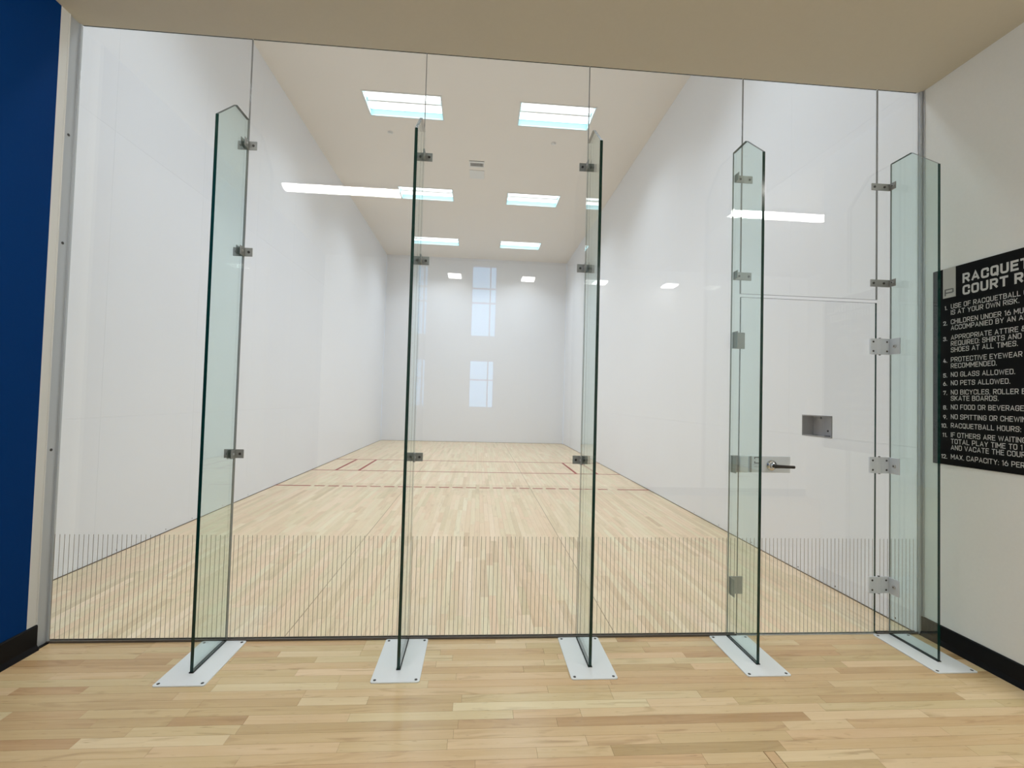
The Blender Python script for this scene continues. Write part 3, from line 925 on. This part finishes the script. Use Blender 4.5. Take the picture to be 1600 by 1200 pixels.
def ribbon(path, t, v, f, ox, lift):
    pts = rounded(path)
    n = len(pts)
    k0 = len(v)
    for i, p in enumerate(pts):
        d0 = (p - pts[i - 1]).normalized() if i else (pts[1] - p).normalized()
        d1 = (pts[i + 1] - p).normalized() if i < n - 1 else d0
        n0 = Vector((-d0.y, d0.x)); n1 = Vector((-d1.y, d1.x))
        mm = n0 + n1
        mm = mm.normalized() if mm.length > 1e-3 else n0
        k = 1.0 / max(0.55, mm.dot(n0))
        q = p
        ext = t if min(abs(d0.x), abs(d0.y), abs(d1.x), abs(d1.y)) < 0.02 else 0.45 * t
        if (pts[0] - pts[-1]).length < 1e-3: ext = 0.0
        if i == 0: q = p - d1 * ext
        elif i == n - 1: q = p + d0 * ext
        for s_ in (1, -1):
            e = q + mm * (s_ * t * k)
            v.append((e.x + ox, e.y, lift + 0.00001 * i))
    for i in range(n - 1):
        a = k0 + 2 * i
        f.append((a, a + 1, a + 3, a + 2))

def glyphs(text, t):
    """2D strokes of half width t on cap height 1 (stroke centres run from t to 1 - t)"""
    v, f = [], []
    x = 0.0
    for ch in text:
        if ch == ' ':
            x += 0.40
            continue
        w_, paths = GLYPH[ch]
        for k, p in enumerate(paths):       # strokes that cross lie one over the other
            ribbon([(q[0], t + q[1] * (1 - 2 * t), *q[2:]) for q in p], t, v, f, x + t, 0.00025 * k)
        x += w_ + 2 * t + 0.14
    return v, f, x - 0.14

def text(name, s, y, z, cap, xs, t, mat, parent, right=False):
    """lettering read along -y on the wall; y = left edge (or right edge), z = baseline"""
    v, f, wd = glyphs(s, t)
    sh = wd if right else 0.0
    me = mesh(name, [(-0.0086 - p[2], -(p[0] - sh) * cap * xs, p[1] * cap) for p in v], f, MAT[mat])
    return link(name, me, parent, sloc(y, z))
def width(s, cap, t): return glyphs(s, t)[2] * cap
XS_T = 0.282 / width('RACQUE', 0.059, 0.105)
XS_R = 0.49 * (0.360 / width('USE OF RACQUETBALL', 0.030, 0.065) + 0.358 / width('NO BICYCLES, ROLLER', 0.030, 0.065))
text('title_lettering', 'RACQUETBALL', -0.265, 2.253, 0.059, XS_T, 0.105, 'sign_text', sg)
text('title_lettering', 'COURT', -0.265, 2.179, 0.059, XS_T, 0.105, 'sign_text', sg)
text('title_lettering', 'RULES', -0.265 - XS_T * (width('COURT R', 0.059, 0.105) - width('R', 0.059, 0.105)), 2.179, 0.059, XS_T, 0.105, 'sign_text', sg)
RULES = [('1.', [('USE OF RACQUETBALL COURT', 2.108), ('IS AT YOUR OWN RISK.', 2.070)]),
         ('2.', [('CHILDREN UNDER 16 MUST BE', 2.011), ('ACCOMPANIED BY AN ADULT.', 1.973)]),
         ('3.', [('APPROPRIATE ATTIRE &', 1.912), ('REQUIRED: SHIRTS AND', 1.874), ('SHOES AT ALL TIMES.', 1.835)]),
         ('4.', [('PROTECTIVE EYEWEAR', 1.774), ('RECOMMENDED.', 1.735)]),
         ('5.', [('NO GLASS ALLOWED.', 1.681)]),
         ('6.', [('NO PETS ALLOWED.', 1.629)]),
         ('7.', [('NO BICYCLES, ROLLER BLADES,', 1.571), ('SKATE BOARDS.', 1.533)]),
         ('8.', [('NO FOOD OR BEVERAGES.', 1.479)]),
         ('9.', [('NO SPITTING OR CHEWING.', 1.419)]),
         ('10.', [('RACQUETBALL HOURS:', 1.365)]),
         ('11.', [('IF OTHERS ARE WAITING', 1.307), ('TOTAL PLAY TIME TO 1 HOUR', 1.267), ('AND VACATE THE COURT.', 1.229)]),
         ('12.', [('MAX. CAPACITY: 16 PERSONS', 1.172)])]
for num, lines in RULES:
    nb = text('rule_number', num, -0.176, lines[0][1] - 0.002, 0.026, XS_R, 0.085, 'sign_text', sg, right=True)
    for s, z in lines:
        text('rule_lettering', s, -0.198, z, 0.030, XS_R, 0.065, 'sign_text', sg)
tb = box('sign_tab', (-0.0092, -0.0081, -0.226 + 0.088, -0.151 + 0.088, 2.182 - 1.133, 2.3695 - 1.133), MAT['sign_tab'], sg)
PM = [(-0.161, 2.195, 2.238, 0.008), ]
def pstroke(y0, y1, z0, z1): return (-0.0098, -0.0093, min(y0, y1) + 0.088, max(y0, y1) + 0.088, z0 - 1.133, z1 - 1.133)
box('logo_mark', [pstroke(-0.161, -0.169, 2.195, 2.230), pstroke(-0.161, -0.210, 2.230, 2.238), pstroke(-0.161, -0.210, 2.209, 2.217), pstroke(-0.207, -0.215, 2.212, 2.235)], MAT['sign_mark'], tb)
